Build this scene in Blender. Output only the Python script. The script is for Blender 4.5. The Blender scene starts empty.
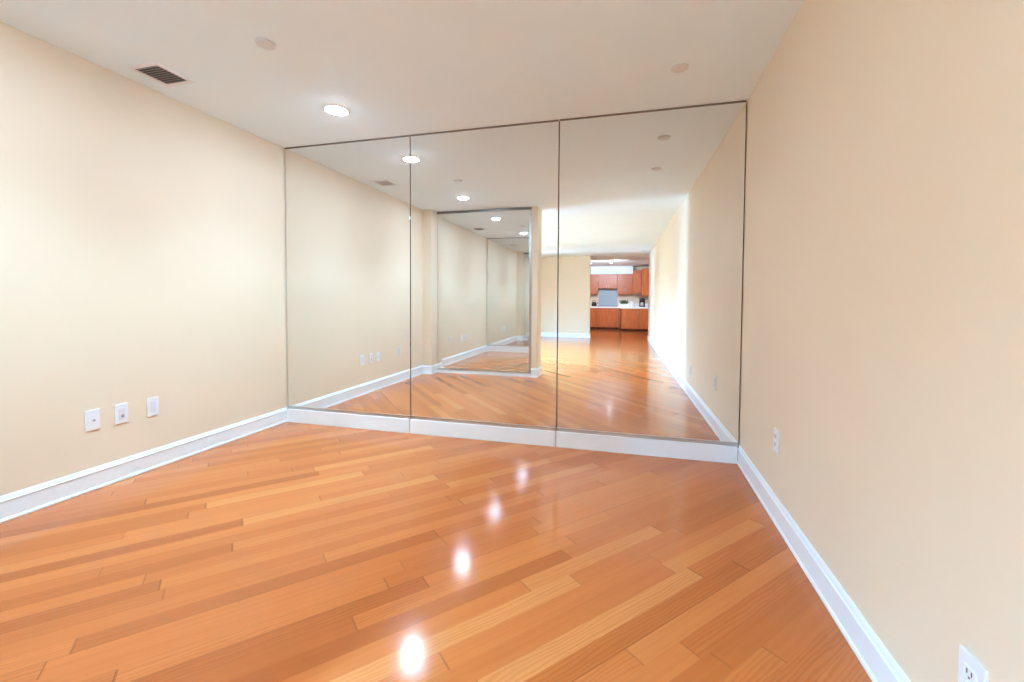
import bpy, bmesh, math, random
from mathutils import Vector, Matrix
random.seed(7)
C = bpy.context.scene.collection
PI = math.pi

# ------------------------------------------------------------------ helpers
def node_mat(name, color=(.8,.8,.8), rough=.5, metal=0.0, spec=.5, coat=0.0, coat_rough=.1):
    m = bpy.data.materials.new(name); m.use_nodes = True
    b = m.node_tree.nodes['Principled BSDF']
    b.inputs['Base Color'].default_value = (*color, 1)
    b.inputs['Roughness'].default_value = rough
    b.inputs['Metallic'].default_value = metal
    b.inputs['Specular IOR Level'].default_value = spec
    b.inputs['Coat Weight'].default_value = coat
    b.inputs['Coat Roughness'].default_value = coat_rough
    return m

class N:
    """tiny node-graph helper"""
    def __init__(s, m): s.t = m.node_tree; s.b = s.t.nodes['Principled BSDF']
    def new(s, kind, **kw):
        n = s.t.nodes.new(kind)
        for k, v in kw.items(): setattr(n, k, v)
        return n
    def link(s, a, b): s.t.links.new(a, b)
    def val(s, sock, v):
        if isinstance(v, (int, float)): sock.default_value = v
        else: s.link(v, sock)
    def math(s, op, a, b=None, c=None):
        n = s.new('ShaderNodeMath', operation=op)
        s.val(n.inputs[0], a)
        if b is not None: s.val(n.inputs[1], b)
        if c is not None: s.val(n.inputs[2], c)
        return n.outputs[0]
    def comb(s, x, y, z=0.0):
        n = s.new('ShaderNodeCombineXYZ')
        s.val(n.inputs[0], x); s.val(n.inputs[1], y); s.val(n.inputs[2], z)
        return n.outputs[0]
    def ramp(s, fac, stops):
        n = s.new('ShaderNodeValToRGB')
        while len(n.color_ramp.elements) < len(stops): n.color_ramp.elements.new(.5)
        for e, (p, c) in zip(n.color_ramp.elements, stops): e.position = p; e.color = (*c, 1)
        s.link(fac, n.inputs[0]); return n.outputs[0]
    def mix(s, fac, a, b, mode='MIX'):
        n = s.new('ShaderNodeMix', data_type='RGBA', blend_type=mode)
        s.val(n.inputs[0], fac)
        for i, v in ((6, a), (7, b)):
            if isinstance(v, tuple): n.inputs[i].default_value = (*v, 1)
            else: s.link(v, n.inputs[i])
        return n.outputs[2]

def box(bm, x0, x1, y0, y1, z0, z1, bevel=0.0):
    vs = [bm.verts.new((x, y, z)) for x in (x0, x1) for y in (y0, y1) for z in (z0, z1)]
    f = [(0,1,3,2),(4,6,7,5),(0,4,5,1),(2,3,7,6),(0,2,6,4),(1,5,7,3)]
    fs = [bm.faces.new([vs[i] for i in q]) for q in f]
    if bevel:
        es = list({e for q in fs for e in q.edges})
        bmesh.ops.bevel(bm, geom=es, offset=bevel, segments=2, profile=.7, affect='EDGES')

def lathe(bm, pts, seg=32, c=(0,0,0)):
    """pts (r, z) revolved about a vertical axis through c"""
    rings = []
    for r, z in pts:
        if r < 1e-6: rings.append([bm.verts.new((c[0], c[1], c[2]+z))])
        else: rings.append([bm.verts.new((c[0]+r*math.cos(2*PI*k/seg), c[1]+r*math.sin(2*PI*k/seg), c[2]+z)) for k in range(seg)])
    for a, b in zip(rings, rings[1:]):
        for k in range(seg):
            q = [a[k % len(a)], a[(k+1) % len(a)], b[(k+1) % len(b)], b[k % len(b)]]
            u = []
            for v in q:
                if v not in u: u.append(v)
            if len(u) > 2: bm.faces.new(u)

def tube(bm, path, r, seg=10):
    path = [Vector(p) for p in path]; rings = []
    for i, p in enumerate(path):
        d = (path[min(i+1, len(path)-1)] - path[max(i-1, 0)]).normalized()
        a = d.orthogonal().normalized() if i == 0 else (a - d*a.dot(d)).normalized()
        b = d.cross(a)
        rings.append([bm.verts.new(p + r*(a*math.cos(2*PI*k/seg) + b*math.sin(2*PI*k/seg))) for k in range(seg)])
    for A, B in zip(rings, rings[1:]):
        for k in range(seg): bm.faces.new((A[k], A[(k+1) % seg], B[(k+1) % seg], B[k]))
    bm.faces.new(rings[0][::-1]); bm.faces.new(rings[-1])

def extrude_profile(bm, prof, p0, p1, inward):
    """sweep a profile [(depth, z)] from floor point p0 to p1; depth goes along inward"""
    rows = []
    for p in (p0, p1):
        rows.append([bm.verts.new((p[0]+inward[0]*d, p[1]+inward[1]*d, z)) for d, z in prof])
    n = len(prof)
    for k in range(n):
        bm.faces.new((rows[0][k], rows[0][(k+1) % n], rows[1][(k+1) % n], rows[1][k]))
    bm.faces.new(rows[0][::-1]); bm.faces.new(rows[1])

def obj(name, bm, m, parent=None, smooth=False):
    bmesh.ops.recalc_face_normals(bm, faces=bm.faces)
    me = bpy.data.meshes.new(name); bm.to_mesh(me); bm.free()
    me.materials.append(m)
    if smooth:
        for p in me.polygons: p.use_smooth = True
        try: me.set_sharp_from_angle(angle=math.radians(35))
        except Exception: pass
    o = bpy.data.objects.new(name, me); C.objects.link(o)
    if parent: o.parent = parent
    return o

def struct(name, bm, m, parent=None, smooth=False):
    o = obj(name, bm, m, parent, smooth); o['kind'] = 'structure'; return o

def tag(o, label, cat, group=None):
    o['label'] = label; o['category'] = cat
    if group: o['group'] = group
    return o

def thing(name, label, cat, loc=(0,0,0), rotz=0.0, group=None):
    o = bpy.data.objects.new(name, None); C.objects.link(o)
    o.empty_display_size = .1
    o.location = loc; o.rotation_euler = (0, 0, rotz)
    return tag(o, label, cat, group)

def dup(root, loc, rotz, label, group=None):
    r = root.copy(); C.objects.link(r); r.location = loc; r.rotation_euler = (0, 0, rotz); r['label'] = label
    if group: r['group'] = group
    for ch in list(root.children):
        c = ch.copy(); C.objects.link(c); c.parent = r
        for g in list(ch.children):
            d = g.copy(); C.objects.link(d); d.parent = c
    return r

# ------------------------------------------------------------------ materials
def paint(name, col, rough, bump=.02, var=.012):
    m = node_mat(name, col, rough, spec=.35); n = N(m)
    tc = n.new('ShaderNodeTexCoord')
    no = n.new('ShaderNodeTexNoise'); no.inputs['Scale'].default_value = 140; no.inputs['Detail'].default_value = 3
    n.link(tc.outputs['Object'], no.inputs['Vector'])
    lo = n.new('ShaderNodeTexNoise'); lo.inputs['Scale'].default_value = 1.3
    n.link(tc.outputs['Object'], lo.inputs['Vector'])
    d = tuple(max(0, c-var*1.5) for c in col); l = tuple(min(1, c+var) for c in col)
    n.link(n.ramp(lo.outputs[0], [(.3, d), (.7, l)]), n.b.inputs['Base Color'])
    bp = n.new('ShaderNodeBump'); bp.inputs['Strength'].default_value = bump; bp.inputs['Distance'].default_value = .002
    n.link(no.outputs[0], bp.inputs['Height']); n.link(bp.outputs[0], n.b.inputs['Normal'])
    return m

M_WALL = paint('beige_wall_paint', (.80, .675, .52), .6)
M_CEIL = paint('white_ceiling_paint', (.80, .925, .99), .75)
M_TRIM = paint('white_trim_gloss', (.83, .88, .93), .28, .005, .005)
M_PLATE = node_mat('white_plastic', (.80, .81, .85), .35)
M_PLATE2 = node_mat('pale_grey_plastic', (.70, .71, .76), .35)
M_PORT = node_mat('grey_port', (.30, .29, .34), .5)
M_SLOT = node_mat('dark_slot', (.10, .09, .10), .6)
M_ALU = node_mat('brushed_aluminium_channel', (.60, .62, .62), .32, 1.0)
M_DKALU = node_mat('dark_metal_channel', (.22, .21, .20), .4, 1.0)
M_GAP = node_mat('dark_mirror_backing', (.16, .13, .10), .8)
M_MIRROR = node_mat('silvered_mirror_glass', (.885, .895, .89), .0, 1.0)
M_VENT = node_mat('grey_vent_metal', (.74, .77, .80), .5)
M_VDARK = node_mat('vent_dark', (.16, .16, .17), .8)
M_COVER = node_mat('offwhite_cover_plate', (.66, .70, .73), .5)

def emit(name, col, st):
    m = bpy.data.materials.new(name); m.use_nodes = True
    nt = m.node_tree; nt.nodes.remove(nt.nodes['Principled BSDF'])
    e = nt.nodes.new('ShaderNodeEmission'); e.inputs[0].default_value = (*col, 1); e.inputs[1].default_value = st
    nt.links.new(e.outputs[0], nt.nodes['Material Output'].inputs[0]); return m
LAMP = 300.0; LAMPC = (.73, .99, 1.27); SPOTW = 100.0; SPOTC = (.46, .86, 1.1); FILLW = 400.0; FILLC = (.72, 1.95, 3.4)
M_LAMP = emit('downlight_lens_glow', LAMPC, LAMP)
M_SPOT = emit('track_lamp_glow', (1.0, .94, .85), 90.0)

def floor_mat():
    m = node_mat('oak_strip_flooring', (.6, .3, .1), .17, spec=.5); n = N(m)
    W, L, A = .0762, 2.3, math.radians(48)
    tc = n.new('ShaderNodeTexCoord'); sp = n.new('ShaderNodeSeparateXYZ'); n.link(tc.outputs['Object'], sp.inputs[0])
    x, y = sp.outputs[0], sp.outputs[1]
    u = n.math('ADD', n.math('MULTIPLY', x, math.cos(A)), n.math('MULTIPLY', y, math.sin(A)))
    v = n.math('ADD', n.math('MULTIPLY', x, -math.sin(A)), n.math('MULTIPLY', y, math.cos(A)))
    vr = n.math('DIVIDE', v, W); row = n.math('FLOOR', vr); fv = n.math('FRACT', vr)
    wn = n.new('ShaderNodeTexWhiteNoise', noise_dimensions='1D'); n.link(row, wn.inputs['W'])
    ur = n.math('ADD', n.math('DIVIDE', u, L), n.math('MULTIPLY', wn.outputs[0], 9.0))
    cell = n.math('FLOOR', ur); fu = n.math('FRACT', ur)
    w2 = n.new('ShaderNodeTexWhiteNoise', noise_dimensions='2D'); n.link(n.comb(row, cell), w2.inputs['Vector'])
    split = n.math('ADD', n.math('MULTIPLY', w2.outputs[0], .5), .25)
    side = n.math('GREATER_THAN', fu, split)
    w3 = n.new('ShaderNodeTexWhiteNoise', noise_dimensions='3D'); n.link(n.comb(row, cell, side), w3.inputs['Vector'])
    r1 = w3.outputs[0]
    sc = n.new('ShaderNodeSeparateColor'); n.link(w3.outputs[1], sc.inputs[0]); r2 = sc.outputs[1]
    # board colour: mostly mid orange, a few pale and a few dark boards
    base = n.ramp(r1, [(0.0, (.43, .105, .022)), (.10, (.53, .142, .030)), (.5, (.59, .162, .036)), (.85, (.64, .190, .046)), (1.0, (.70, .245, .070))])
    # long grain
    gv = n.comb(n.math('MULTIPLY', u, 2.2), n.math('MULTIPLY', v, 60.0), n.math('MULTIPLY', r1, 37.0))
    g = n.new('ShaderNodeTexNoise'); g.inputs['Scale'].default_value = 1.0; g.inputs['Detail'].default_value = 4
    n.link(gv, g.inputs['Vector'])
    c1 = n.mix(n.math('MULTIPLY', n.math('SUBTRACT', g.outputs[0], .35), 1.1), base, n.mix(1.0, base, (.80, .70, .58), 'MULTIPLY'))
    # flat-sawn cathedral figure on some boards
    wv = n.new('ShaderNodeTexWave', wave_type='BANDS', bands_direction='Y')
    wv.inputs['Scale'].default_value = 1.0; wv.inputs['Distortion'].default_value = 9.0
    wv.inputs['Detail'].default_value = 2.0; wv.inputs['Detail Scale'].default_value = .8
    n.link(n.comb(n.math('MULTIPLY', u, 5.0), n.math('ADD', n.math('MULTIPLY', v, 22.0), n.math('MULTIPLY', r2, 50.0)), r1), wv.inputs['Vector'])
    has = n.math('MULTIPLY', n.math('GREATER_THAN', r2, .45), .42)
    wl = n.math('MULTIPLY', n.math('POWER', wv.outputs[1], 2.0), has)
    c2 = n.mix(wl, c1, n.mix(1.0, c1, (.74, .62, .50), 'MULTIPLY'))
    # dark hairline seams between boards and at butt ends
    es = n.math('MINIMUM', fv, n.math('SUBTRACT', 1.0, fv))
    w4 = n.new('ShaderNodeTexWhiteNoise', noise_dimensions='1D'); n.link(n.math('ADD', n.math('ROUND', vr), .37), w4.inputs['W'])
    sw = n.math('MULTIPLY', n.math('LESS_THAN', es, .014), n.math('ADD', n.math('MULTIPLY', n.math('GREATER_THAN', w4.outputs[0], .82), .55), .10))
    e1 = n.math('ABSOLUTE', n.math('SUBTRACT', fu, split)); e2 = n.math('MINIMUM', fu, n.math('SUBTRACT', 1.0, fu))
    w5 = n.math('MULTIPLY', n.math('LESS_THAN', n.math('MINIMUM', e1, e2), .0016), n.math('ADD', n.math('MULTIPLY', r2, .6), .08))
    seam = n.math('MAXIMUM', sw, w5)
    c3 = n.mix(seam, c2, (.10, .035, .012))
    n.link(c3, n.b.inputs['Base Color'])
    # slight cupping of each board + seams as relief
    hgt = n.math('SUBTRACT', n.math('MULTIPLY', n.math('MULTIPLY', fv, n.math('SUBTRACT', 1.0, fv)), .0),
                 n.math('MULTIPLY', seam, .3))
    rn = n.new('ShaderNodeTexNoise'); rn.inputs['Scale'].default_value = 6.0
    n.link(tc.outputs['Object'], rn.inputs['Vector'])
    h2 = n.math('ADD', hgt, n.math('MULTIPLY', rn.outputs[0], .6))
    bp = n.new('ShaderNodeBump'); bp.inputs['Strength'].default_value = .10; bp.inputs['Distance'].default_value = .002
    n.link(h2, bp.inputs['Height']); n.link(bp.outputs[0], n.b.inputs['Normal'])
    n.link(n.math('ADD', n.math('MULTIPLY', g.outputs[0], .04), .105), n.b.inputs['Roughness'])
    return m
M_FLOOR = floor_mat()

def cherry(name, col):
    m = node_mat(name, col, .35); n = N(m)
    tc = n.new('ShaderNodeTexCoord'); mp = n.new('ShaderNodeMapping'); mp.inputs['Scale'].default_value = (30, 30, 2.5)
    n.link(tc.outputs['Object'], mp.inputs['Vector'])
    no = n.new('ShaderNodeTexNoise'); no.inputs['Scale'].default_value = 1.0; n.link(mp.outputs[0], no.inputs['Vector'])
    n.link(n.ramp(no.outputs[0], [(.3, tuple(c*.75 for c in col)), (.7, tuple(min(1, c*1.15) for c in col))]), n.b.inputs['Base Color'])
    return m
M_CHERRY = cherry('cherry_cabinet_wood', (.52, .135, .035))
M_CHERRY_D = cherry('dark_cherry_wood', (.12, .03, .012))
M_TOP = node_mat('pale_stone_worktop', (.84, .86, .86), .3)
M_TILE = node_mat('blue_grey_splashback', (.40, .50, .58), .35)
M_BLACK = node_mat('black_enamel', (.03, .03, .035), .25)
M_STEEL = node_mat('stainless_steel', (.60, .62, .65), .3, .9)
M_LEAF = node_mat('dark_green_leaf', (.05, .13, .05), .5)
M_POT = node_mat('white_ceramic', (.80, .80, .78), .3)

# ------------------------------------------------------------------ room dimensions (metres)
H = 2.44                  # ceiling
W = 3.7077; RA = .0179    # right wall at the mirror end and its slight skew
RX = lambda y: W + RA*y
S1, S2 = 1.2329, 2.4506   # mirror seams
MB = .1297                # lower edge of the mirrors
PX, PY = .15, -2.66       # corner pier on the left wall
QY, QX0, QX1 = -2.85, 1.62, 1.71   # closet mirror wall and its end
QB = -3.12                # back of that wall
LY = -9.85                # far wall of the living room
KX = 1.87                 # kitchen opening edge
RE = -9.75                # end of the long right wall
KY = -14.25               # kitchen back wall
KR = 4.15                 # kitchen right wall

# ------------------------------------------------------------------ structure
b = bmesh.new(); box(b, -3.8, 4.4, KY-.15, .15, -.08, 0); struct('floor', b, M_FLOOR)
b = bmesh.new(); box(b, -3.8, 4.4, KY-.15, .15, H, H+.08); struct('ceiling', b, M_CEIL)
b = bmesh.new(); box(b, -.15, 4.0, .022, .15, 0, H); struct('wall_front', b, M_GAP)
b = bmesh.new(); box(b, -.15, 0, QB, .15, 0, H); struct('wall_left', b, M_WALL)
b = bmesh.new(); box(b, 0, PX, QY-.02, PY, 0, H); struct('wall_pier', b, M_WALL)
b = bmesh.new(); box(b, 0, QX1, QB, QY-.022, 0, H); box(b, QX0, QX1, QY-.022, QY, 0, H)
struct('wall_partition', b, M_WALL)
def quad_wall(name, pts, m):
    bb = bmesh.new(); lo = [bb.verts.new((x, y, 0)) for x, y in pts]; hi = [bb.verts.new((x, y, H)) for x, y in pts]
    n = len(pts)
    for k in range(n): bb.faces.new((lo[k], lo[(k+1) % n], hi[(k+1) % n], hi[k]))
    bb.faces.new(lo[::-1]); bb.faces.new(hi); return struct(name, bb, m)
quad_wall('wall_right', [(RX(.15), .15), (RX(.15)+.15, .15), (RX(RE)+.15, RE), (RX(RE), RE)], M_WALL)
# living room left wall with two doorways into side rooms, each with a tall window on its outer wall
DOORS = [(-4.10, -3.40), (-8.90, -8.20)]; DZ = 2.36
WINS = [(-5.30, -4.30), (-9.20, -8.20)]; WZ0, WZ1 = .15, 2.30; WX = -3.6
ROOMS = [(-5.90, -2.95), (LY, -7.30)]
b = bmesh.new()
ys = [LY-.15, DOORS[1][0], DOORS[1][1], DOORS[0][0], DOORS[0][1], QB]
box(b, -.15, 0, ys[0], ys[1], 0, H); box(b, -.15, 0, ys[2], ys[3], 0, H); box(b, -.15, 0, ys[4], ys[5], 0, H)
for a, c in DOORS: box(b, -.15, 0, a, c, DZ, H)
struct('wall_living', b, M_WALL)
for (y0, y1), (a, c) in zip(ROOMS, WINS):
    b = bmesh.new()
    box(b, WX-.15, WX, y0-.1, a, 0, H); box(b, WX-.15, WX, c, y1+.1, 0, H); box(b, WX-.15, WX, a, c, 0, WZ0); box(b, WX-.15, WX, a, c, WZ1, H)
    box(b, WX, -.15, y0-.1, y0, 0, H); box(b, WX, -.15, y1, y1+.1, 0, H)
    struct('wall_side_room', b, M_WALL)
b = bmesh.new(); box(b, 0, KX, LY-.15, LY, 0, H); struct('wall_back', b, M_WALL)
b = bmesh.new(); box(b, -.15, 4.4, KY-.15, KY, 0, H); struct('wall_kitchen_back', b, M_WALL)
b = bmesh.new(); box(b, KR, KR+.15, KY, RE+.02, 0, H); box(b, RX(RE)+.15, KR+.15, RE+.02, RE+.15, 0, H); struct('wall_kitchen_right', b, M_WALL)
b = bmesh.new(); box(b, .5, .65, KY, LY-.15, 0, H); struct('wall_kitchen_left', b, M_WALL)

M_PANE = bpy.data.materials.new('window_pane_glass'); M_PANE.use_nodes = True
nt = M_PANE.node_tree; nt.nodes.remove(nt.nodes['Principled BSDF'])
tr = nt.nodes.new('ShaderNodeBsdfTransparent'); gl = nt.nodes.new('ShaderNodeBsdfGlossy'); gl.inputs['Roughness'].default_value = .02
mx = nt.nodes.new('ShaderNodeMixShader'); mx.inputs[0].default_value = .06
nt.links.new(tr.outputs[0], mx.inputs[1]); nt.links.new(gl.outputs[0], mx.inputs[2]); nt.links.new(mx.outputs[0], nt.nodes['Material Output'].inputs[0])
for i, (a, c) in enumerate(WINS):
    b = bmesh.new()
    box(b, WX-.10, WX-.04, a, a+.05, WZ0, WZ1); box(b, WX-.10, WX-.04, c-.05, c, WZ0, WZ1)
    box(b, WX-.10, WX-.04, a+.05, c-.05, WZ0, WZ0+.05); box(b, WX-.10, WX-.04, a+.05, c-.05, WZ1-.05, WZ1)
    mid = (a+c)/2; box(b, WX-.095, WX-.045, mid-.02, mid+.02, WZ0+.05, WZ1-.05)
    w = struct('window_%d' % (i+1), b, M_TRIM)
    b = bmesh.new(); box(b, WX-.073, WX-.067, a+.05, c-.05, WZ0+.05, WZ1-.05); obj('window_pane', b, M_PANE, w)

# baseboards: stepped cap, flat face, rounded shoe
PROF = [(0,0), (.017,0), (.019,.006), (.017,.014), (.0125,.019), (.0125,.098), (.0155,.101), (.0155,.106), (.011,.110), (.0085,.121), (.004,.1293), (0,.1293)]
def board(name, p0, p1, inward, prof=PROF):
    bb = bmesh.new(); extrude_profile(bb, prof, p0, p1, inward); return struct(name, bb, M_TRIM)
board('baseboard_left', (0, -.014), (0, PY), (1, 0))
bb = bmesh.new(); extrude_profile(bb, PROF, (0, PY), (PX+.017, PY), (0, 1)); extrude_profile(bb, PROF, (PX, PY+.017), (PX, QY), (1, 0)); struct('baseboard_pier', bb, M_TRIM)
board('baseboard_right', (RX(-.014), -.014), (RX(RE), RE), (-1, 0))
bb = bmesh.new(); extrude_profile(bb, PROF, (QX0+.002, QY), (QX1+.017, QY), (0, 1)); extrude_profile(bb, PROF, (QX1, QY+.017), (QX1, QB-.01), (1, 0)); struct('baseboard_partition', bb, M_TRIM)
bb = bmesh.new(); extrude_profile(bb, PROF, (0, LY), (KX+.017, LY), (0, 1)); extrude_profile(bb, PROF, (KX, LY+.017), (KX, LY-.15), (1, 0)); struct('baseboard_back', bb, M_TRIM)
# flat boards under the three wall mirrors
for i, (x0, x1) in enumerate(((0.0, S1-.004), (S1-.001, S2-.004), (S2-.001, W-.014))):
    bb = bmesh.new(); box(bb, x0+.0005, x1-.0015, -.016, .021, 0, MB-.012, .002); struct('baseboard_front', bb, M_TRIM)

# ------------------------------------------------------------------ mirrors
def mirror_panel(label, x0, x1, y, z0, z1, chan_b, chan_t, m_b, m_t, face, group, side=None):
    """flat wall mirror in metal channels; face +1 looks to +Y, -1 to -Y"""
    t = thing('mirror_panel', label, 'mirror', ((x0+x1)/2, y, z0), 0, group)
    hw = (x1-x0)/2; h = z1-z0
    ya, yb = (0, .020) if face < 0 else (-.020, 0)
    bb = bmesh.new(); box(bb, -hw, hw, ya, yb, 0, h, .0015); obj('mirror_glass', bb, M_MIRROR, t)
    yc = (-.006, .020) if face < 0 else (-.020, .006)
    bb = bmesh.new(); box(bb, -hw, hw, yc[0], yc[1], -.012, chan_b-.002, .001); obj('bottom_channel', bb, m_b, t)
    bb = bmesh.new(); box(bb, -hw, hw, yc[0], yc[1], h-chan_t, h-.0005, .001); obj('top_channel', bb, m_t, t)
    if side:
        bb = bmesh.new(); box(bb, hw-side, hw, yc[0], yc[1], chan_b, h-chan_t, .001); obj('side_channel', bb, m_b, t)
    return t
G = 'tall wall mirrors facing the camera'
mirror_panel('left one of the three tall wall mirrors, in the corner of the left wall', .008, S1-.004, 0, MB, H, .016, .010, M_ALU, M_DKALU, -1, G)
mirror_panel('middle one of the three tall wall mirrors, reflecting a second mirror', S1+.004, S2-.004, 0, MB, H, .016, .010, M_ALU, M_DKALU, -1, G)
mirror_panel('right one of the three tall wall mirrors, reflecting the distant kitchen', S2+.004, W-.008, 0, MB, H, .016, .010, M_ALU, M_DKALU, -1, G)
t = mirror_panel('wide mirror on the opposite wall seen inside the middle wall mirror', PX+.004, QX0-.002, QY, .055, H-.002, .020, .036, M_ALU, M_DKALU, 1, None, .030)
bb = bmesh.new(); box(bb, PX+.018, QX0-.002, QY-.021, QY+.012, 0, .042, .002); struct('baseboard_closet', bb, M_TRIM)

# ------------------------------------------------------------------ wall plates
def plate_body(t):
    bb = bmesh.new(); box(bb, -.0355, .0355, -.007, 0, -.0585, .0585, .003)
    for z in (-.048, .048): lathe_y(bb, .003, -.0078, z)
    return obj('cover_plate', bb, M_PLATE, t)
def lathe_y(bb, r, y, z, x=0, seg=12):
    vs = [bb.verts.new((x+r*math.cos(2*PI*k/seg), y, z+r*math.sin(2*PI*k/seg))) for k in range(seg)]
    ws = [bb.verts.new((x+r*math.cos(2*PI*k/seg), y+.002, z+r*math.sin(2*PI*k/seg))) for k in range(seg)]
    bb.faces.new(vs)
    for k in range(seg): bb.faces.new((vs[k], ws[k], ws[(k+1) % seg], vs[(k+1) % seg]))
def plain_plate(label, loc, rz):
    t = thing('switch_plate', label, 'wall plate', loc, rz, 'white plates on the left wall'); plate_body(t)
    bb = bmesh.new(); box(bb, -.0165, .0165, -.0090, -.006, -.0335, .0335, .001); obj('insert_panel', bb, M_PLATE2, t); return t
# local frame: plate face looks to -Y
def jack_plate(label, loc, rz):
    t = thing('jack_plate', label, 'wall plate', loc, rz, 'white plates on the left wall'); plate_body(t)
    bb = bmesh.new(); box(bb, -.001, .011, -.0095, -.006, -.009, .002, .0008); obj('jack_socket', bb, M_PORT, t); return t
def decorator_plate(label, loc, rz):
    t = thing('data_plate', label, 'wall plate', loc, rz, 'white plates on the left wall'); plate_body(t)
    bb = bmesh.new(); box(bb, -.0165, .0165, -.0095, -.006, -.034, .034, .001); f = obj('insert_panel', bb, M_PLATE2, t)
    bb = bmesh.new(); box(bb, -.004, .010, -.0112, -.009, -.024, -.006, .0008); obj('port', bb, M_PORT, f); return t
def outlet(label, loc, rz, group):
    t = thing('wall_outlet', label, 'outlet', loc, rz, group); plate_body(t)
    for s in (-1, 1):
        bb = bmesh.new(); box(bb, -.017, .017, -.0095, -.006, s*.0195-.0145, s*.0195+.0145, .004); f = obj('receptacle', bb, M_PLATE, t)
        bb = bmesh.new()
        for x in (-.0065, .0065): box(bb, x-.0013, x+.0013, -.0102, -.009, s*.0195-.001, s*.0195+.009)
        lathe_y(bb, .0026, -.0102, s*.0195-.007); obj('slot', bb, M_SLOT, f)
    return t
LZ = .405
jack_plate('white wall plate with one small jack, leftmost of three on the left wall', (0, -1.466, LZ), PI/2)
decorator_plate('white wall plate with a recessed data insert, middle of three on the left wall', (0, -1.319, LZ), PI/2)
plain_plate('plain white wall plate nearest the mirrors on the left wall', (0, -1.14, LZ), PI/2)
o1 = outlet('small white outlet on the right wall beside the mirror corner', (RX(-.79), -.79, .405), -PI/2, 'outlets on the right wall')
dup(o1, (RX(-2.115), -2.115, .303), -PI/2, 'white outlet low on the right wall at the bottom right corner of the photo')
dup(o1, (RX(-5.0), -5.0, .40), -PI/2, 'tiny far outlet on the right wall seen only in the mirror')
dup(o1, (0, -1.98, .42), PI/2, 'white outlet on the left wall just out of frame, seen in the left mirror', 'white plates on the left wall')

# ------------------------------------------------------------------ ceiling fittings
def downlight(label, x, y):
    t = thing('recessed_downlight', label, 'ceiling light', (x, y, H), 0, 'lit recessed downlights')
    bb = bmesh.new(); lathe(bb, [(.088, 0), (.087, -.004), (.080, -.007), (.072, -.005), (.069, 0)], 40); obj('trim_ring', bb, M_PLATE, t, True)
    bb = bmesh.new(); lathe(bb, [(.069, -.001), (.062, -.008), (.045, -.014), (.02, -.017), (0, -.018)], 40); obj('lens', bb, M_LAMP, t, True)
    return t
d1 = downlight('glowing recessed downlight nearest the mirrors', .950, -.545)
dup(d1, (.86, -2.12, H), 0, 'glowing recessed downlight farther from the mirrors, seen in the middle mirror')
def cover(label, x, y):
    t = thing('ceiling_cover', label, 'sprinkler cover', (x, y, H), 0, 'round ceiling cover plates')
    bb = bmesh.new(); lathe(bb, [(.047, 0), (.047, -.010), (.043, -.012), (0, -.013)], 36); obj('cover_disc', bb, M_COVER, t, True)
    bb = bmesh.new(); lathe(bb, [(.056, 0), (.055, -.002), (.048, -.003), (.048, 0)], 36); obj('rim', bb, M_CEIL, t, True)
    return t
c1 = cover('round grey ceiling cover plate near the ceiling vent', 1.11, -1.325)
dup(c1, (3.225, -.545, H), 0, 'round grey ceiling cover plate close to the right wall near the mirrors')
dup(c1, (3.22, -1.40, H), 0, 'round ceiling cover plate by the right wall, farther from the mirrors, seen in the mirror')
for x, y in ((1.15, -4.50), (.75, -6.40)): dup(d1, (x, y, H), 0, 'added fill downlight in the living area behind the camera, out of view')  # unseen lamps added to brighten the rooms, copied from the real downlight
# air vent
t = thing('ceiling_vent', 'small rectangular louvred air vent in the ceiling by the left wall', 'vent', (.252, -1.222, H))
hx, hy = .105, .118
bb = bmesh.new()
for x0, x1, y0, y1 in ((-hx, hx, -hy, -hy+.026), (-hx, hx, hy-.026, hy), (-hx, -hx+.02, -hy+.026, hy-.026), (hx-.02, hx, -hy+.026, hy-.026)):
    box(bb, x0, x1, y0, y1, -.007, 0, .001)
obj('vent_frame', bb, M_PLATE, t)
bb = bmesh.new(); box(bb, -hx+.02, hx-.02, -hy+.026, hy-.026, -.0015, 0); obj('vent_throat', bb, M_VDARK, t)
for k in range(9):
    yy = -hy+.036 + k*.0205
    bb = bmesh.new()
    vs = [bb.verts.new(p) for p in ((-hx+.02, yy-.006, -.008), (hx-.02, yy-.006, -.008), (hx-.02, yy+.006, -.0016), (-hx+.02, yy+.006, -.0016))]
    f = bb.faces.new(vs); bmesh.ops.solidify(bb, geom=[f], thickness=.0012)
    obj('vent_louver', bb, M_VENT, t)

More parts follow.
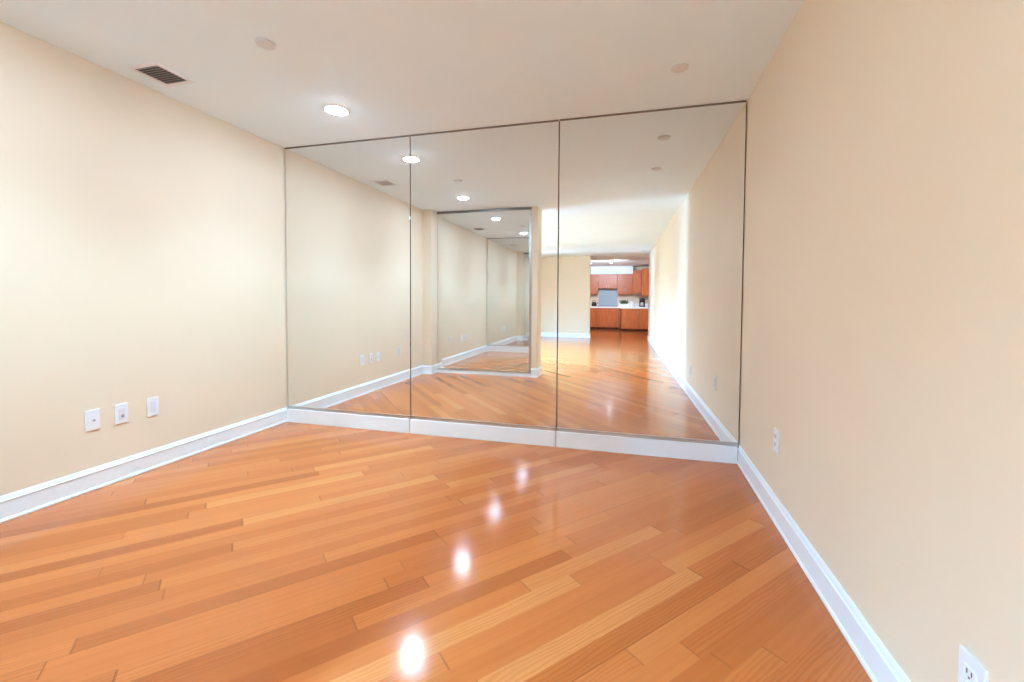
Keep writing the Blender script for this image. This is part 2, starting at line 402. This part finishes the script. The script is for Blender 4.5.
# ------------------------------------------------------------------ kitchen
def door_panel(bb, x0, x1, y, z0, z1):
    """raised-panel cabinet door, front face at y (facing +Y)"""
    r = .055
    box(bb, x0, x1, y-.02, y-.006, z0, z1)
    for a, c, e, f in ((x0, x0+r, z0, z1), (x1-r, x1, z0, z1), (x0+r, x1-r, z0, z0+r), (x0+r, x1-r, z1-r, z1)): box(bb, a, c, y-.006, y, e, f, .001)
    if x1-x0 > 2*r+.06: box(bb, x0+r+.02, x1-r-.02, y-.006, y-.001, z0+r+.02, z1-r-.02, .002)
def cabinet(name, label, x0, x1, yb, yf, z0, z1, ndoor, toe=0.0, drawer=0.0, group=None):
    cx = (x0+x1)/2; t = thing(name, label, 'cabinet', (cx, (yb+yf)/2, z0), 0, group); hw = (x1-x0)/2; hd = (yf-yb)/2; h = z1-z0
    bb = bmesh.new(); box(bb, -hw+.002, hw-.002, -hd, hd-.021, toe, h)
    obj('cabinet_body', bb, M_CHERRY, t)
    if toe: bb = bmesh.new(); box(bb, -hw+.002, hw-.002, -hd, hd-.08, 0, toe); obj('toe_kick', bb, M_CHERRY_D, t)
    dw = 2*hw/ndoor
    for k in range(ndoor):
        a, c = -hw+k*dw+.006, -hw+(k+1)*dw-.006
        bb = bmesh.new(); door_panel(bb, a, c, hd, toe+.012, h-drawer-.012); d = obj('door', bb, M_CHERRY, t)
        s = c-.03 if k % 2 == 0 else a+.03; zz = (toe+h-drawer)/2 + (.22 if toe else -.2)*(h > .5)
        bb = bmesh.new(); tube(bb, [(s, hd, zz-.04), (s, hd+.022, zz-.038), (s, hd+.022, zz+.038), (s, hd, zz+.04)], .005, 8); obj('handle', bb, M_STEEL, d)
        if drawer:
            bb = bmesh.new(); box(bb, a, c, hd-.02, hd, h-drawer, h-.012, .002); d = obj('drawer', bb, M_CHERRY, t)
            bb = bmesh.new(); m_ = (a+c)/2; tube(bb, [(m_-.04, hd, h-drawer/2), (m_-.038, hd+.022, h-drawer/2), (m_+.038, hd+.022, h-drawer/2), (m_+.04, hd, h-drawer/2)], .005, 8); obj('handle', bb, M_STEEL, d)
    return t
KW = KY + .002
GB, GU = 'kitchen base cabinets', 'kitchen wall cabinets'
cabinet('base_cabinet', 'cherry base cabinet left of the cooker in the kitchen', 1.02, 1.78, KW, -13.62, 0, .84, 2, .10, 0, GB)
# cooker
t = thing('cooker', 'wood-panelled built-in cooker under the splashback in the kitchen', 'cooker', (2.19, (KW-13.62)/2, 0))
hd = (-13.62-KW)/2
bb = bmesh.new(); box(bb, -.408, .408, -hd, hd-.021, .10, .84); obj('cooker_body', bb, M_CHERRY, t)
bb = bmesh.new(); door_panel(bb, -.40, .40, hd, .11, .83); obj('front_panel', bb, M_CHERRY, t)
bb = bmesh.new(); box(bb, -.40, .40, -hd, hd-.08, 0, .10); obj('toe_kick', bb, M_CHERRY_D, t)
bb = bmesh.new(); box(bb, -.40, .40, -hd+.03, hd-.03, .9005, .912, .003); obj('hob', bb, M_BLACK, t)
cabinet('base_cabinet', 'cherry base cabinet between cooker and corner in the kitchen', 2.60, 2.70, KW, -13.62, 0, .84, 1, .10, 0, GB)
cabinet('base_cabinet', 'deep cherry corner base cabinet standing forward, left half', 2.74, 3.36, KW, -12.98, 0, .84, 1, .10, 0, GB)
cabinet('base_cabinet', 'deep cherry corner base cabinet standing forward, right half', 3.36, 4.14, KW, -12.98, 0, .84, 2, .10, 0, GB)
bb = bmesh.new()
pts = [(1.02, KW), (4.145, KW), (4.145, -12.95), (2.70, -12.95), (2.70, -13.59), (1.02, -13.59)]
lo = [bb.verts.new((x, y, .8405)) for x, y in pts]; hi = [bb.verts.new((x, y, .90)) for x, y in pts]
for k in range(6): bb.faces.new((lo[k], lo[(k+1) % 6], hi[(k+1) % 6], hi[k]))
bb.faces.new(lo[::-1]); bb.faces.new(hi)
tag(obj('worktop', bb, M_TOP), 'continuous pale worktop over all the base cabinets in the kitchen', 'worktop')
# wall cabinets
cabinet('wall_cabinet', 'cherry wall cabinet at the left edge of the kitchen opening', 1.20, 1.83, KW, -13.91, 1.37, 2.14, 1, group=GU)
cabinet('wall_cabinet', 'short cherry wall cabinet above the cooker in the kitchen', 1.835, 2.56, KW, -13.91, 1.59, 2.14, 2, group=GU)
cabinet('wall_cabinet', 'cherry wall cabinet right of the cooker in the kitchen', 2.565, 3.14, KW, -13.91, 1.37, 2.14, 2, group=GU)
cabinet('wall_cabinet', 'taller cherry corner wall cabinet in the kitchen', 3.145, 3.44, KW, -13.62, 1.40, 2.26, 1, group=GU)
cabinet('wall_cabinet', 'tallest cherry wall cabinet beside the end of the right wall in the kitchen', 3.445, 4.145, -13.90, -12.99, 1.30, 2.28, 2, group=GU)
b = bmesh.new(); box(b, .65, 3.14, KW, -13.86, 2.145, H); struct('trim_1', b, M_CEIL)      # boxed soffit over the cabinets
b = bmesh.new(); box(b, 1.84, 2.56, KW, KW+.012, .902, 1.585); tag(obj('splashback', b, M_TILE), 'blue grey splashback panel behind the cooker', 'splashback')
b = bmesh.new(); box(b, 2.62, 4.13, KW, KW+.010, .902, 1.02); tag(obj('splashback', b, M_TOP), 'low pale upstand along the corner worktop', 'splashback')
# things on the worktops
t = thing('kettle', 'small dark kettle on the worktop at the kitchen opening edge', 'kettle', (1.70, -13.80, .901))
bb = bmesh.new(); lathe(bb, [(0, 0), (.085, 0), (.095, .03), (.09, .10), (.06, .15), (.03, .165), (0, .17)], 24); obj('kettle_body', bb, M_BLACK, t, True)
bb = bmesh.new(); tube(bb, [(-.07, 0, .13), (-.06, 0, .20), (0, 0, .225), (.06, 0, .20), (.07, 0, .13)], .008, 8); obj('handle', bb, M_BLACK, t, True)
bb = bmesh.new(); tube(bb, [(.08, 0, .07), (.12, 0, .12), (.145, 0, .15)], .013, 8); obj('spout', bb, M_BLACK, t, True)
t = thing('potted_plant', 'low dark green plant in a white trough on the corner worktop', 'plant', (2.84, -13.55, .901))
bb = bmesh.new(); box(bb, -.14, .14, -.05, .05, 0, .09, .008); obj('trough', bb, M_POT, t)
bb = bmesh.new()
for k in range(70):
    a = random.uniform(0, 2*PI); x = random.uniform(-.13, .13); y = random.uniform(-.04, .04)
    l = random.uniform(.10, .19); sx = math.cos(a)*l*.5; sy = math.sin(a)*l*.3; p = Vector((x, y, .085)); q = p+Vector((sx*.4, sy*.4, l*.6)); r = p+Vector((sx, sy, l))
    n_ = Vector((-math.sin(a), math.cos(a), 0))*.014
    vs = [bb.verts.new(v) for v in (p, q-n_, r, q+n_)]; bb.faces.new((vs[0], vs[1], vs[2])); bb.faces.new((vs[0], vs[2], vs[3]))
obj('foliage', bb, M_LEAF, t)
t = thing('storage_canister', 'white lidded canister on the corner worktop in the kitchen', 'canister', (3.12, -13.45, .901))
bb = bmesh.new(); lathe(bb, [(0, 0), (.085, 0), (.09, .01), (.09, .20), (.085, .205), (0, .205)], 28); obj('canister_body', bb, M_POT, t, True)
bb = bmesh.new(); lathe(bb, [(.092, .206), (.092, .225), (.03, .235), (.02, .255), (0, .258)], 28); obj('lid', bb, M_STEEL, t, True)
t = thing('coffee_maker', 'black coffee maker on the worktop by the right end of the kitchen', 'coffee maker', (3.47, -13.30, .901))
bb = bmesh.new(); box(bb, -.10, .10, -.13, .13, 0, .035, .006); box(bb, -.10, .10, -.13, -.03, .035, .30, .008); box(bb, -.10, .10, -.03, .12, .23, .32, .01); obj('machine_body', bb, M_BLACK, t)
bb = bmesh.new(); lathe(bb, [(0, .037), (.06, .037), (.07, .08), (.055, .15), (.05, .165)], 24, (0, .05, 0)); obj('carafe', bb, M_STEEL, t, True)
# track light on the kitchen ceiling
t = thing('track_light', 'white ceiling track light with two glowing heads in the kitchen', 'ceiling light', (2.10, -10.9, H))
bb = bmesh.new(); box(bb, -.42, .42, -.02, .02, -.035, 0, .003); obj('track_rail', bb, M_PLATE, t)
for x in (-.31, .33):
    bb = bmesh.new(); tube(bb, [(x, 0, -.034), (x, 0, -.06)], .009, 10); lathe(bb, [(.02, -.06), (.045, -.075), (.05, -.125), (.047, -.125), (.04, -.08), (0, -.07)], 24, (x, 0, 0)); h = obj('lamp_head', bb, M_PLATE, t, True)
    bb = bmesh.new(); lathe(bb, [(.040, -.105), (.035, -.122), (.018, -.132), (0, -.135)], 24, (x, 0, 0)); obj('bulb', bb, M_SPOT, h, True)

# ------------------------------------------------------------------ daylight, lamp beams and added fill
SKY = 65.0; KITW = 150.0
w = bpy.data.worlds.new('daylight'); bpy.context.scene.world = w; w.use_nodes = True
w.node_tree.nodes['Background'].inputs[0].default_value = (.55, 1.08, 1.75, 1); w.node_tree.nodes['Background'].inputs[1].default_value = SKY
for a, c in WINS:
    l = bpy.data.lights.new('window_portal', 'AREA'); l.shape = 'RECTANGLE'; l.size = WZ1-WZ0; l.size_y = c-a; l.cycles.is_portal = True
    o = bpy.data.objects.new('window_portal', l); C.objects.link(o); o.location = (WX-.16, (a+c)/2, (WZ0+WZ1)/2); o.rotation_euler = (0, -PI/2, 0)

for x, y, e, c_, ang in ((.950, -.545, SPOTW, SPOTC, 120), (.86, -2.12, SPOTW, SPOTC, 120), (1.15, -4.50, FILLW, FILLC, 150), (.75, -6.40, FILLW, FILLC, 150)):  # last two: strongly blue fill beams of the added living-area lamps
    l = bpy.data.lights.new('downlight_beam', 'SPOT'); l.energy = e; l.color = c_; l.spot_size = math.radians(ang); l.spot_blend = 1.0; l.shadow_soft_size = .055
    o = bpy.data.objects.new('downlight_beam', l); C.objects.link(o); o.location = (x, y, H-.075)

for x in (1.79, 2.43):
    l = bpy.data.lights.new('track_beam', 'SPOT'); l.energy = KITW; l.color = (.80, .97, 1.2); l.spot_size = math.radians(150); l.spot_blend = 1.0; l.shadow_soft_size = .035
    o = bpy.data.objects.new('track_beam', l); C.objects.link(o); o.location = (x, -10.9, H-.16)
    o.rotation_euler = (math.radians(-68), 0, 0)

# ------------------------------------------------------------------ camera
F, PPY, YAW, PITCH, ROLL = 431.9218, 314.9425, .2613, .0332, .0057
CAM = Vector((2.9565, -3.2157, 1.1021))
cy, sy = math.cos(YAW), math.sin(YAW)
f = Vector((-sy*math.cos(PITCH), cy*math.cos(PITCH), -math.sin(PITCH))); r = Vector((cy, sy, 0)); u = r.cross(f)
r, u = math.cos(ROLL)*r+math.sin(ROLL)*u, -math.sin(ROLL)*r+math.cos(ROLL)*u
cam = bpy.data.cameras.new('camera'); co = bpy.data.objects.new('camera', cam); C.objects.link(co)
m = Matrix((r, u, -f)).transposed().to_4x4(); m.translation = CAM; co.matrix_world = m
cam.sensor_width = 36; cam.lens = F*36/1024; cam.shift_y = (PPY-341)/1024; cam.clip_start = .02
S = bpy.context.scene; S.camera = co
S.view_settings.view_transform = 'Standard'; S.view_settings.look = 'None'; S.view_settings.gamma = 1; S.view_settings.use_curve_mapping = False
S.view_settings.exposure = 0.14
S.cycles.max_bounces = 16; S.cycles.diffuse_bounces = 8; S.cycles.glossy_bounces = 10; S.cycles.transmission_bounces = 4; S.cycles.transparent_max_bounces = 8
S.cycles.sample_clamp_indirect = 30.0; S.cycles.blur_glossy = .3
